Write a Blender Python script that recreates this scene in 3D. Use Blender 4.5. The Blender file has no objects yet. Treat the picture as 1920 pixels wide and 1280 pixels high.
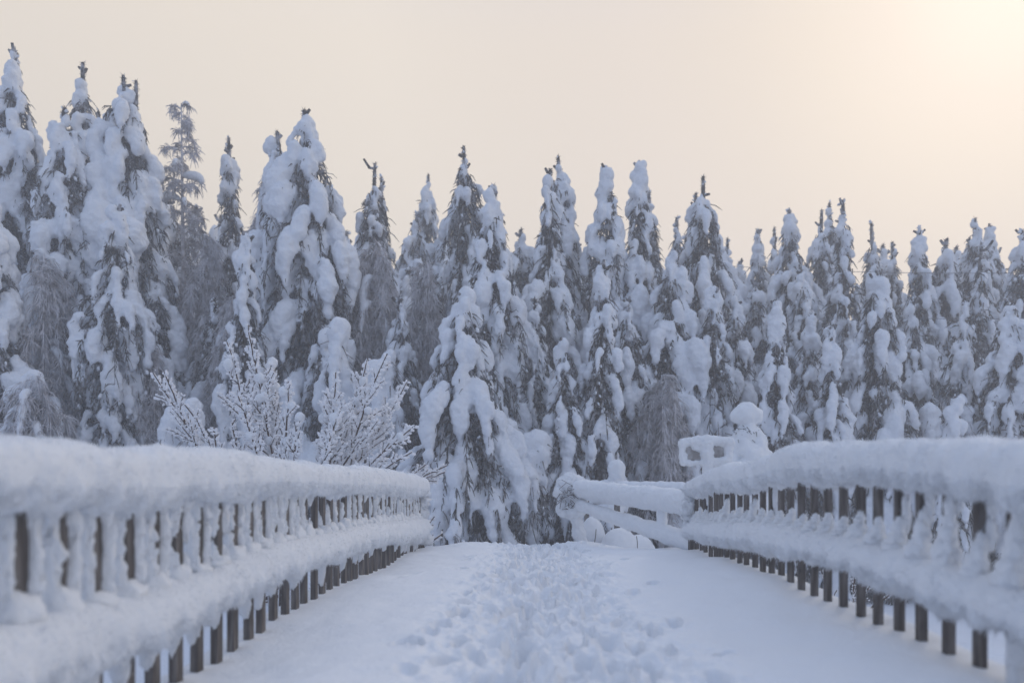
import bpy, math, random, os
import numpy as np
from mathutils import Vector
SC = bpy.context.scene
COL = SC.collection
R = math.radians
# ------------------------------------------------------------------ camera
FPX, VX, HY = 1400.0, 1010.0, 930.0       # focal length in photo pixels, vanishing point
ZC = 0.85                                  # camera height over the trodden snow
cd = bpy.data.cameras.new('camera'); cam = bpy.data.objects.new('camera', cd); COL.objects.link(cam)
cam.location = (0, 0, ZC); cam.rotation_euler = (R(90), 0, 0)
cd.sensor_width = 36.0; cd.lens = FPX / 1920 * 36.0
cd.shift_x = -(VX - 960) / 1920; cd.shift_y = (HY - 640) / 1920
cd.clip_start = 0.05; cd.clip_end = 2000
cd.dof.use_dof = True; cd.dof.focus_distance = 11.5; cd.dof.aperture_fstop = 0.9
SC.camera = cam
# ------------------------------------------------------------------ light
SUN_EL, SUN_AZ = R(32), R(33)             # in front of the camera, high beside the frame
SD = Vector((math.sin(SUN_AZ) * math.cos(SUN_EL), math.cos(SUN_AZ) * math.cos(SUN_EL), math.sin(SUN_EL)))
w = bpy.data.worlds.new('World'); SC.world = w; w.use_nodes = True
nt = w.node_tree; nt.nodes.clear()
def N(tree, typ, **kw):
    n = tree.nodes.new(typ)
    for k, v in kw.items(): setattr(n, k, v)
    return n
wo = N(nt, 'ShaderNodeOutputWorld'); bg = N(nt, 'ShaderNodeBackground')
sky = N(nt, 'ShaderNodeTexSky', sky_type='NISHITA', sun_disc=False)
sky.sun_elevation = SUN_EL; sky.sun_rotation = SUN_AZ; sky.dust_density = 3.0; sky.air_density = 1.2; sky.ozone_density = 1.5
tc = N(nt, 'ShaderNodeTexCoord')
dot = N(nt, 'ShaderNodeVectorMath', operation='DOT_PRODUCT'); dot.inputs[1].default_value = SD
nt.links.new(tc.outputs['Generated'], dot.inputs[0])
veil = N(nt, 'ShaderNodeValToRGB')         # ice mist lit by the veiled sun (values are divided by the strength below)
er = veil.color_ramp
for e in list(er.elements)[1:]: er.elements.remove(e)
STR = 0.1
stops = [(0.00, (1.5, 2.25, 3.9)), (0.15, (2.1, 3.0, 4.9)), (0.36, (4.0, 5.2, 7.7)), (0.60, (6.9, 6.9, 7.4)), (0.74, (9.6, 8.5, 7.1)), (0.89, (10.2, 9.0, 7.5)),
         (0.965, (9.1, 7.9, 6.7)), (0.9915, (8.3, 7.2, 5.95)), (0.9955, (7.9, 6.9, 5.85)), (1.0, (8.3, 7.25, 6.3))]
for i, (p, c) in enumerate(stops):
    e = er.elements[0] if i == 0 else er.elements.new(p)
    e.position = p; e.color = (c[0] / 12, c[1] / 12, c[2] / 12, 1)
mr = N(nt, 'ShaderNodeMath', operation='MULTIPLY_ADD'); mr.inputs[1].default_value = 0.5; mr.inputs[2].default_value = 0.5
nt.links.new(dot.outputs['Value'], mr.inputs[0]); nt.links.new(mr.outputs[0], veil.inputs[0])
vs = N(nt, 'ShaderNodeVectorMath', operation='SCALE'); vs.inputs['Scale'].default_value = 12.0
nt.links.new(veil.outputs[0], vs.inputs[0])
mix = N(nt, 'ShaderNodeMix', data_type='RGBA'); mix.inputs['Factor'].default_value = 0.88
sx = N(nt, 'ShaderNodeSeparateXYZ'); nt.links.new(tc.outputs['Generated'], sx.inputs[0])
hi = N(nt, 'ShaderNodeMapRange', interpolation_type='SMOOTHSTEP'); hi.inputs['From Min'].default_value = .50; hi.inputs['From Max'].default_value = .85; nt.links.new(sx.outputs['Z'], hi.inputs['Value'])
thin = N(nt, 'ShaderNodeMix', data_type='RGBA'); thin.inputs['B'].default_value = (5.5, 6.65, 9.3, 1)     # overhead the mist is thin and blue
nt.links.new(hi.outputs[0], thin.inputs['Factor']); nt.links.new(vs.outputs[0], thin.inputs['A'])
nt.links.new(sky.outputs[0], mix.inputs['A']); nt.links.new(thin.outputs['Result'], mix.inputs['B'])
nt.links.new(mix.outputs['Result'], bg.inputs[0]); bg.inputs[1].default_value = STR
nt.links.new(bg.outputs[0], wo.inputs[0])
sl = bpy.data.lights.new('sun', 'SUN'); sl.energy = 0.5; sl.angle = R(12); sl.color = (1.0, 0.89, 0.76)
so = bpy.data.objects.new('sun', sl); COL.objects.link(so)
so.rotation_euler = (-SD).to_track_quat('-Z', 'Y').to_euler()
SC.view_settings.view_transform = 'Standard'; SC.view_settings.look = 'None'; SC.view_settings.gamma = 1
SC.view_settings.exposure = 0.0; SC.view_settings.use_curve_mapping = False
cy = SC.cycles
cy.use_denoising = True; cy.max_bounces = 6; cy.diffuse_bounces = 4; cy.volume_bounces = 1; cy.transparent_max_bounces = 4
cy.use_adaptive_sampling = False; cy.caustics_reflective = False; cy.caustics_refractive = False

# ------------------------------------------------------------------ helpers
def P(px, py, Y):
    return np.array([(px - VX) / FPX * Y, Y, ZC + (HY - py) / FPX * Y])
def vnoise(p, s=0):
    p = np.asarray(p, float); i = np.floor(p).astype(np.int64); f = p - i; f = f * f * (3 - 2 * f)
    out = np.zeros(len(p))
    for dx in (0, 1):
        for dy in (0, 1):
            for dz in (0, 1):
                n = ((i[:, 0] + dx) * 73856093) ^ ((i[:, 1] + dy) * 19349663) ^ ((i[:, 2] + dz) * 83492791) ^ (s * 2654435761 + 97)
                n = (n & 0x7fffffff); n = ((n ^ (n >> 13)) * 1274126177) & 0x7fffffff; n = (n ^ (n >> 16)) & 0xffff
                wgt = (f[:, 0] if dx else 1 - f[:, 0]) * (f[:, 1] if dy else 1 - f[:, 1]) * (f[:, 2] if dz else 1 - f[:, 2])
                out += wgt * (n / 32767.5 - 1)
    return out
def fbm(p, o=3, s=0):
    p = np.asarray(p, float); r = np.zeros(len(p)); a = 1.0
    for k in range(o): r += a * vnoise(p * 2 ** k + 17.3 * k, s + k); a *= 0.5
    return r
def mesh(name, V, F, mat, smooth=True):
    """F: list of int arrays, each (n,3) or (n,4)"""
    me = bpy.data.meshes.new(name)
    V = np.asarray(V, np.float32); F = [np.asarray(f, np.int32) for f in F if len(f)]
    me.vertices.add(len(V)); me.vertices.foreach_set('co', V.ravel())
    tot = np.concatenate([np.full(len(f), f.shape[1], np.int32) for f in F]); loops = np.concatenate([f.ravel() for f in F])
    me.loops.add(len(loops)); me.loops.foreach_set('vertex_index', loops)
    me.polygons.add(len(tot)); me.polygons.foreach_set('loop_start', np.concatenate([[0], np.cumsum(tot)[:-1]]).astype(np.int32))
    me.polygons.foreach_set('loop_total', tot)
    me.polygons.foreach_set('use_smooth', np.full(len(tot), smooth, bool))
    me.update(calc_edges=True); me.materials.append(mat)
    return me
def link(name, me, parent=None):
    o = bpy.data.objects.new(name, me); COL.objects.link(o)
    if parent: o.parent = parent
    return o
def tag(o, label=None, cat=None, group=None, kind=None):
    if label: o['label'] = label
    if cat: o['category'] = cat
    if group: o['group'] = group
    if kind: o['kind'] = kind
    return o
def empty(name, loc, label, cat, group=None):
    o = bpy.data.objects.new(name, None); COL.objects.link(o); o.location = loc
    return tag(o, label, cat, group)
def join(parts):
    Vs, Fs, n = [], [], 0
    for V, F in parts:
        Vs.append(V)
        for f in F: Fs.append(np.asarray(f) + n)
        n += len(V)
    return np.concatenate(Vs), Fs
def norm(v): return v / np.maximum(np.linalg.norm(v, axis=-1, keepdims=True), 1e-9)
def strands(paths, radii, S=3, rng=None):
    """paths (M,K,3), radii (M,K) -> one mesh of M tubes"""
    paths = np.asarray(paths, float); M, K, _ = paths.shape
    radii = np.broadcast_to(np.asarray(radii, float), (M, K))
    t = norm(np.gradient(paths, axis=1))
    ref = np.array([0.31, 0.87, 0.38]) if rng is None else norm(rng.normal(size=(M, 1, 3)))
    n1 = norm(np.cross(t, np.broadcast_to(ref, t.shape))); n2 = np.cross(t, n1)
    a = np.arange(S) * 2 * np.pi / S
    V = paths[:, :, None] + radii[:, :, None, None] * (np.cos(a)[None, None, :, None] * n1[:, :, None] + np.sin(a)[None, None, :, None] * n2[:, :, None])
    V = V.reshape(-1, 3)
    m, k, s = np.meshgrid(np.arange(M), np.arange(K - 1), np.arange(S), indexing='ij')
    b = m * K * S + k * S; s2 = (s + 1) % S
    F = np.stack([b + s, b + s2, b + S + s2, b + S + s], -1).reshape(-1, 4)
    return V, [F]
def tube(path, radii, S=8):
    path = np.asarray(path, float)[None]; V, F = strands(path, np.broadcast_to(np.asarray(radii, float), (path.shape[1],))[None], S)
    K = path.shape[1]
    V = np.concatenate([V, path[0, :1], path[0, -1:]]); n = K * S; s = np.arange(S); s2 = (s + 1) % S
    F.append(np.stack([np.full(S, n), s2, s], -1)); F.append(np.stack([np.full(S, n + 1), (K - 1) * S + s, (K - 1) * S + s2], -1))
    return V, F
def ico(sub):
    t = (1 + 5 ** .5) / 2
    v = [(-1, t, 0), (1, t, 0), (-1, -t, 0), (1, -t, 0), (0, -1, t), (0, 1, t), (0, -1, -t), (0, 1, -t), (t, 0, -1), (t, 0, 1), (-t, 0, -1), (-t, 0, 1)]
    f = [(0, 11, 5), (0, 5, 1), (0, 1, 7), (0, 7, 10), (0, 10, 11), (1, 5, 9), (5, 11, 4), (11, 10, 2), (10, 7, 6), (7, 1, 8), (3, 9, 4), (3, 4, 2), (3, 2, 6), (3, 6, 8), (3, 8, 9), (4, 9, 5), (2, 4, 11), (6, 2, 10), (8, 6, 7), (9, 8, 1)]
    v = [tuple(np.array(x) / np.linalg.norm(x)) for x in v]
    for _ in range(sub):
        mid = {}; nf = []
        def m(a, b):
            k = (min(a, b), max(a, b))
            if k not in mid:
                c = np.array(v[a]) + np.array(v[b]); v.append(tuple(c / np.linalg.norm(c))); mid[k] = len(v) - 1
            return mid[k]
        for a, b, c in f:
            x, y, z = m(a, b), m(b, c), m(c, a); nf += [(a, x, z), (b, y, x), (c, z, y), (x, y, z)]
        f = nf
    return np.array(v), np.array(f)
ICO = [ico(0), ico(1), ico(2), ico(3)]
def blobs(C, r, axis=None, el=1.0, sub=1, jit=0.0, rng=None):
    """ellipsoids at C (n,3), radius r (n,), stretched by el along axis (n,3)"""
    v, f = ICO[sub]; C = np.asarray(C, float); n = len(C); r = np.broadcast_to(np.asarray(r, float), (n,))
    V = np.broadcast_to(v, (n,) + v.shape).copy()
    if jit: V *= 1 + rng.uniform(-jit, jit, (n, len(v), 1))
    if axis is not None:
        ax = norm(np.asarray(axis, float)); ax = np.broadcast_to(ax, (n, 3)); el = np.broadcast_to(np.asarray(el, float), (n,))
        V += ax[:, None] * ((V * ax[:, None]).sum(-1, keepdims=True)) * (el - 1)[:, None, None]
    V = V * r[:, None, None] + C[:, None]
    F = f[None] + (np.arange(n) * len(v))[:, None, None]
    return V.reshape(-1, 3), [F.reshape(-1, 3)]
def remesh(V, F, vox, smooth=3, noise=((2.5, .05), (9, .02)), seed=0):
    """voxel union of overlapping closed shapes, smoothed, then roughened along the normals -> V, [F4]"""
    me = mesh('tmp', V, F, M['snow']); o = link('tmp', me)
    m = o.modifiers.new('r', 'REMESH'); m.mode = 'VOXEL'; m.voxel_size = vox; m.adaptivity = 0
    if smooth:
        s = o.modifiers.new('s', 'SMOOTH'); s.iterations = smooth; s.factor = 0.5
    dg = bpy.context.evaluated_depsgraph_get(); m2 = bpy.data.meshes.new_from_object(o.evaluated_get(dg))
    n = len(m2.vertices); co = np.empty(n * 3, np.float32); m2.vertices.foreach_get('co', co); co = co.reshape(-1, 3).astype(float)
    no = np.empty(n * 3, np.float32); m2.vertices.foreach_get('normal', no); no = no.reshape(-1, 3)
    lp = np.empty(len(m2.loops), np.int32); m2.loops.foreach_get('vertex_index', lp)
    tot = np.empty(len(m2.polygons), np.int32); m2.polygons.foreach_get('loop_total', tot)
    bpy.data.objects.remove(o); bpy.data.meshes.remove(me); bpy.data.meshes.remove(m2)
    fr = co
    d = np.zeros(n)
    for k, (fq, am) in enumerate(noise): d += am * vnoise(fr * fq, seed + k)
    co = co + no * d[:, None]
    if (tot == 4).all(): Fo = [lp.reshape(-1, 4)]
    else:
        st = np.concatenate([[0], np.cumsum(tot)[:-1]]); Fo = [np.stack([lp[st[tot == k] + j] for j in range(k)], -1) for k in (3, 4) if (tot == k).any()]
    return co, Fo, no
def fuzz(V, no, rng, count, lo, hi, wd=0.0022, droop=0.3, where=None):
    """hoar-frost needles standing on a snow surface: thin triangles"""
    idx = np.arange(len(V)) if where is None else np.nonzero(where)[0]
    if len(idx) == 0: return np.zeros((0, 3)), []
    i = rng.choice(idx, count); p = V[i] + rng.normal(size=(count, 3)) * 0.004
    d = norm(no[i] + rng.normal(size=(count, 3)) * 0.45 + np.array([0, 0, -droop]))
    L = rng.uniform(lo, hi, count) * (0.55 + 0.6 * np.clip(vnoise(V[i] * 14, 5) + .5, 0, 1.2))
    s = norm(np.cross(d, rng.normal(size=(count, 3)))) * (wd * rng.uniform(.7, 1.5, count))[:, None]
    A = p - no[i] * 0.004
    T = np.stack([A - s, A + s, A + d * L[:, None]], 1).reshape(-1, 3)
    return T, [np.arange(count * 3).reshape(-1, 3)]

# ------------------------------------------------------------------ materials
M = {}
def mat(name, col, rough=0.8, spec=0.2, noise=None, bump=None, attr=None, stretch=(1, 1, 1)):
    m = bpy.data.materials.new(name); m.use_nodes = True; t = m.node_tree; b = t.nodes['Principled BSDF']
    b.inputs['Base Color'].default_value = (*col, 1); b.inputs['Roughness'].default_value = rough; b.inputs['Specular IOR Level'].default_value = spec
    c = N(t, 'ShaderNodeTexCoord'); mp = N(t, 'ShaderNodeMapping'); mp.inputs['Scale'].default_value = stretch; t.links.new(c.outputs['Object'], mp.inputs['Vector'])
    if noise:                                # (scale, other colour, from, to)
        n = N(t, 'ShaderNodeTexNoise'); n.inputs['Scale'].default_value = noise[0]; n.inputs['Detail'].default_value = 4; t.links.new(mp.outputs[0], n.inputs['Vector'])
        r = N(t, 'ShaderNodeMapRange'); r.inputs['From Min'].default_value = noise[2]; r.inputs['From Max'].default_value = noise[3]; t.links.new(n.outputs['Fac'], r.inputs['Value'])
        x = N(t, 'ShaderNodeMix', data_type='RGBA'); x.inputs['A'].default_value = (*col, 1); x.inputs['B'].default_value = (*noise[1], 1)
        t.links.new(r.outputs[0], x.inputs['Factor']); t.links.new(x.outputs['Result'], b.inputs['Base Color'])
    if bump:                                 # (scale, distance)
        n2 = N(t, 'ShaderNodeTexNoise'); n2.inputs['Scale'].default_value = bump[0]; n2.inputs['Detail'].default_value = 5; n2.inputs['Roughness'].default_value = .6
        t.links.new(mp.outputs[0], n2.inputs['Vector'])
        bp = N(t, 'ShaderNodeBump'); bp.inputs['Distance'].default_value = bump[1]; bp.inputs['Strength'].default_value = 1.0; t.links.new(n2.outputs['Fac'], bp.inputs['Height']); t.links.new(bp.outputs[0], b.inputs['Normal'])
    M[name] = m
SNOW = (.84, .865, .90)
mat('snow', SNOW, .75, .15, bump=(45, .012))
mat('path_snow', SNOW, .7, .15, bump=(38, .010))
mat('tree_snow', (.82, .85, .90), .8, .1, bump=(9, .05))
mat('frost', (.88, .88, .90), .8, .15)
mat('needles', (.045, .042, .036), .8, .1, noise=(5.5, (.42, .42, .45), .46, .66))
mat('rime_needles', (.15, .14, .135), .8, .1, noise=(3.0, (.55, .55, .58), .40, .66))
mat('bark', (.06, .048, .040), .9, .1, noise=(5, (.28, .27, .27), .5, .7), stretch=(1, 1, .3))
mat('rimed_twig', (.24, .22, .215), .8, .1, noise=(3.5, (.70, .69, .72), .30, .56))
mat('brush', (.10, .085, .08), .8, .1, noise=(1.2, (.42, .42, .45), .45, .70))
mat('twig', (.085, .055, .042), .8, .15)
mat('wood', (.105, .094, .087), .85, .12, noise=(7, (.23, .21, .20), .42, .68), bump=(30, .004), stretch=(5, 5, .5))
mat('painted_metal', (.27, .255, .25), .7, .2, noise=(8, (.52, .52, .54), .40, .70))
mat('wire', (.22, .22, .23), .6, .3)
mat('river_snow', (.80, .84, .90), .8, .1, bump=(1.2, .15))

# ------------------------------------------------------------------ ground, river, bridge deck, path
rng = np.random.default_rng(7)
def sstep(a, b, x):
    t = np.clip((x - a) / (b - a), 0, 1); return t * t * (3 - 2 * t)
def ground_z(X, Y):
    X = np.asarray(X, float); Y = np.asarray(Y, float)
    shore = np.interp(X, [-30, -6, -2.5, 2.5, 4.5, 8, 14, 60], [6, 7.5, 9.5, 11, 17, 22, 25, 26])
    bank = sstep(0, 5, Y - shore)
    z = -3.0 + 1.35 * bank
    emb = np.exp(-(np.maximum(np.abs(X) - 1.6, 0) / 1.3) ** 2) * sstep(9.5, 11.5, Y) * (1 - sstep(14, 21, Y))
    z = z + 0.45 * emb
    z = np.where(X > 6, z - 0.5 * sstep(6, 16, X) * bank, z)
    return z + ZC
def ground():
    xs = np.concatenate([np.linspace(-150, -32, 30), np.linspace(-30, 40, 180), np.linspace(42, 150, 28)])
    ys = np.concatenate([np.linspace(-60, -2, 20), np.linspace(0, 45, 150), np.linspace(47, 170, 32)])
    X, Y = np.meshgrid(xs, ys); z = ground_z(X.ravel(), Y.ravel())
    p = np.stack([X.ravel(), Y.ravel(), z], -1)
    p[:, 2] += .10 * fbm(p * [.5, .5, 0], 4, 3) + np.where(z > -1.9 + ZC, .12 * fbm(p * [1.3, 1.3, 0], 3, 9), 0)
    ny, nx = X.shape; i = np.arange(ny * nx).reshape(ny, nx)
    F = np.stack([i[:-1, :-1], i[:-1, 1:], i[1:, 1:], i[1:, :-1]], -1).reshape(-1, 4)
    return mesh('ground', p, [F], M['river_snow'])
tag(link('ground', ground()), 'snow covered river ice and forest floor around the bridge', None, kind='structure')

HX = 2.0                                    # lateral distance of both railings
def tab(rows, kind):                        # pixel rows -> (distance, height over the camera) at the railing plane
    a = np.array(rows, float); off = np.abs(a[:, 0] - VX); return np.stack([HX * FPX / off] + [(HY - a[:, k]) / off * HX for k in range(1, a.shape[1])], -1)
TL = tab([(-250, 812, 985, 1240, 1450), (0, 815, 963, 1160, 1330), (100, 830, 965, 1150, 1290), (200, 838, 965, 1122, 1246), (300, 838, 957, 1094, 1194), (400, 840, 948, 1058, 1146), (500, 855, 931, 1018, 1097),
          (600, 871, 931, 997, 1062), (700, 876, 927, 978, 1025), (760, 886, 932, 973, 1020), (786, 893, 932, 971, 1019)], 0)
TR = tab([(2250, 822, 1010, 1200, 1340), (1920, 826, 958, 1096, 1194), (1860, 826, 944, 1081, 1179), (1800, 824, 931, 1062, 1160), (1720, 822, 920, 1036, 1126), (1660, 824, 909, 1019, 1100), (1600, 828, 911, 1002, 1079),
          (1560, 831, 912, 995, 1066), (1520, 832, 908, 989, 1058), (1480, 837, 908, 983, 1050), (1440, 858, 917, 981, 1040), (1400, 866, 922, 978, 1035), (1360, 869, 921, 977, 1027), (1320, 890, 932, 978, 1018), (1302, 902, 930, 980, 1008)], 0)
EL = np.array([(2.5, -1.05), (4.19, -1.046), (5, -.964), (5.96, -.92), (7.27, -.88), (8.5, -.885), (11.4, -.85), (13, -.84)])
ER = np.array([(2.5, -.78), (3.29, -.79), (5.09, -.70), (7.45, -.67), (8.67, -.68), (9.6, -.66), (10.2, -.70), (13, -.95)])
def path_z(X, Y):
    l = np.interp(Y, EL[:, 0], EL[:, 1]); r = np.interp(Y, ER[:, 0], ER[:, 1])
    c = np.interp(Y, [2, 4, 8, 12, 13.5], [-.84, -.83, -.80, -.80, -.83])
    t = X / HX
    z = np.where(t < 0, c + (l - c) * sstep(.25, 1.0, -t), c + (r - c) * sstep(.35, 1.0, t))
    tr = np.exp(-((X - .02) / .66) ** 4)
    z = z - .06 * tr                                       # trodden trough
    z = z + .075 * np.exp(-(((X - .55) / .55) ** 2 + ((Y - 12.9) / .5) ** 2)) + .05 * np.exp(-(((X + 1.3) / .35) ** 2 + ((Y - 12.5) / .8) ** 2))
    z = z - 1.1 * sstep(13.2, 16.5, Y + .35 * np.sin(X * 3.1)) * (1 + .2 * np.abs(X))
    z = z - .6 * sstep(2.15, 2.45, np.abs(X))
    return z + ZC
def path():
    xs = np.linspace(-2.45, 2.45, 327); ys = np.concatenate([np.arange(1.0, 6.5, .0125), np.arange(6.5, 16.6, .02)])
    X, Y = np.meshgrid(xs, ys); X = X.ravel(); Y = Y.ravel(); z = path_z(X, Y)
    q = np.stack([X, Y, 0 * X], -1)
    tr = np.exp(-(np.abs(X - .05 + .12 * vnoise(np.stack([Y * .7, 0 * Y, 0 * Y], -1), 4)) / .78) ** 5)
    z += .030 * fbm(q * [1.1, .8, 1], 3, 11) + .016 * fbm(q * [3.5, 3.0, 1], 4, 12)
    z += tr * (.040 * fbm(q * [10, 7.5, 1], 3, 21) + .026 * vnoise(q * [22, 17, 1], 25) + .012 * vnoise(q * [45, 36, 1], 26))
    g = np.random.default_rng(3)
    for k in range(620):                                    # boot prints, trodden over each other
        fx = float(np.clip(g.normal(.03, .34), -.95, 1.05)); fy = 1.4 + 12 * g.random() ** .9; a = g.normal(0, .35)
        if k > 615: fx = g.choice([-1, 1]) * g.uniform(.9, 1.5)
        d = g.uniform(.04, .10); L, W = g.uniform(.08, .14), g.uniform(.035, .055)
        s = np.nonzero((np.abs(X - fx) < .32) & (np.abs(Y - fy) < .34))[0]
        u = (X[s] - fx) * math.cos(a) - (Y[s] - fy) * math.sin(a); v = (X[s] - fx) * math.sin(a) + (Y[s] - fy) * math.cos(a)
        rr = (np.abs(u / W) ** 2.4 + np.abs(v / L) ** 2.4) ** .5
        z[s] += -d * (1 - sstep(.65, 1.25, rr)) + .14 * d * np.exp(-((rr - 1.5) / .35) ** 2)
    ny, nx = len(ys), len(xs); i = np.arange(ny * nx).reshape(ny, nx)
    F = np.stack([i[:-1, :-1], i[:-1, 1:], i[1:, 1:], i[1:, :-1]], -1).reshape(-1, 4)
    return mesh('path', np.stack([X, Y, z], -1), [F], M['path_snow'])
tag(link('path', path()), 'trodden snow path with boot prints between the railings', None, kind='structure')
def box(lo, hi):
    lo = np.array(lo, float); hi = np.array(hi, float)
    V = np.array([[x, y, z] for x in (lo[0], hi[0]) for y in (lo[1], hi[1]) for z in (lo[2], hi[2])])
    return V, [np.array([(0, 1, 3, 2), (4, 6, 7, 5), (0, 4, 5, 1), (2, 3, 7, 6), (0, 2, 6, 4), (1, 5, 7, 3)])]
V, F = box((-2.3, .4, ZC - 1.62), (2.3, 13.4, ZC - 1.3)); tag(link('bridge_deck', mesh('bridge_deck', V, F, M['wood'], False)), 'timber deck of the bridge under the snow', None, kind='structure')

# ------------------------------------------------------------------ the two railings
def snow_roll(ys, xc, top, bot, half, seed, hang=.03, n=52):
    """snow lying along a rail: a long roll, closed and rounded at both ends"""
    a = np.linspace(0, 2 * np.pi, n, endpoint=False); K = len(ys); s = np.arange(K)
    e = np.minimum(1, np.minimum((ys - ys[0]) / .16, (ys[-1] - ys) / .16)); e = np.sqrt(np.clip(1 - (1 - e) ** 2, 0.0, 1))
    e = np.maximum(e, .02)
    cz = (top + bot) / 2; hz = (top - bot) / 2
    ca, sa = np.cos(a), np.sin(a)
    sx = np.sign(ca) * np.abs(ca) ** .8; sz = np.sign(sa) * np.abs(sa) ** .85
    wob = 1 + .10 * vnoise(np.stack([ys * 1.3, ys * 0, ys * 0 + 3], -1), seed)
    X = xc + (half * wob * e)[:, None] * sx[None]; Z = cz[:, None] + (hz * e)[:, None] * sz[None]
    Yg = np.broadcast_to(ys[:, None], X.shape)
    Pn = np.stack([X, Yg, Z], -1).reshape(-1, 3)
    nn = np.stack([np.broadcast_to(ca, X.shape), 0 * X, np.broadcast_to(sa, X.shape)], -1).reshape(-1, 3)
    low = np.clip(-nn[:, 2] * 1.3 + .25, 0, 1)
    d = .018 * fbm(Pn * 5, 3, seed) + .005 * fbm(Pn * 26, 2, seed + 5) + .003 * vnoise(Pn * 75, seed + 8)
    d += low * (hang * fbm(Pn * [9, 12, 6], 3, seed + 9) + .010 * vnoise(Pn * 42, seed + 13))
    Pn = Pn + nn * d[:, None]
    k, j = np.meshgrid(np.arange(K - 1), np.arange(n), indexing='ij'); j2 = (j + 1) % n
    F = np.stack([k * n + j, k * n + j2, (k + 1) * n + j2, (k + 1) * n + j], -1).reshape(-1, 4)
    caps = [np.arange(n)[None, ::-1], ((K - 1) * n + np.arange(n))[None]]
    c0 = len(Pn); Pn = np.concatenate([Pn, Pn[:n].mean(0)[None], Pn[-n:].mean(0)[None]]); nn = np.concatenate([nn, [[0, -1, 0]], [[0, 1, 0]]])
    i = np.arange(n); T = np.concatenate([np.stack([np.full(n, c0), (i + 1) % n, i], -1), np.stack([np.full(n, c0 + 1), (K - 1) * n + i, (K - 1) * n + (i + 1) % n], -1)])
    return Pn, [F, T], nn
def lump(rng, C, rx, ry, rz, seed, sub=2, amp=.2):
    v, f = ICO[sub]; s = 1 + amp * 1.25 * fbm(v * 2.2 + seed * 7.1, 3, seed) + .10 * vnoise(v * 7 + seed, seed)
    V = v * s[:, None] * np.array([rx, ry, rz]) + np.asarray(C); return V, [f], v
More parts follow.
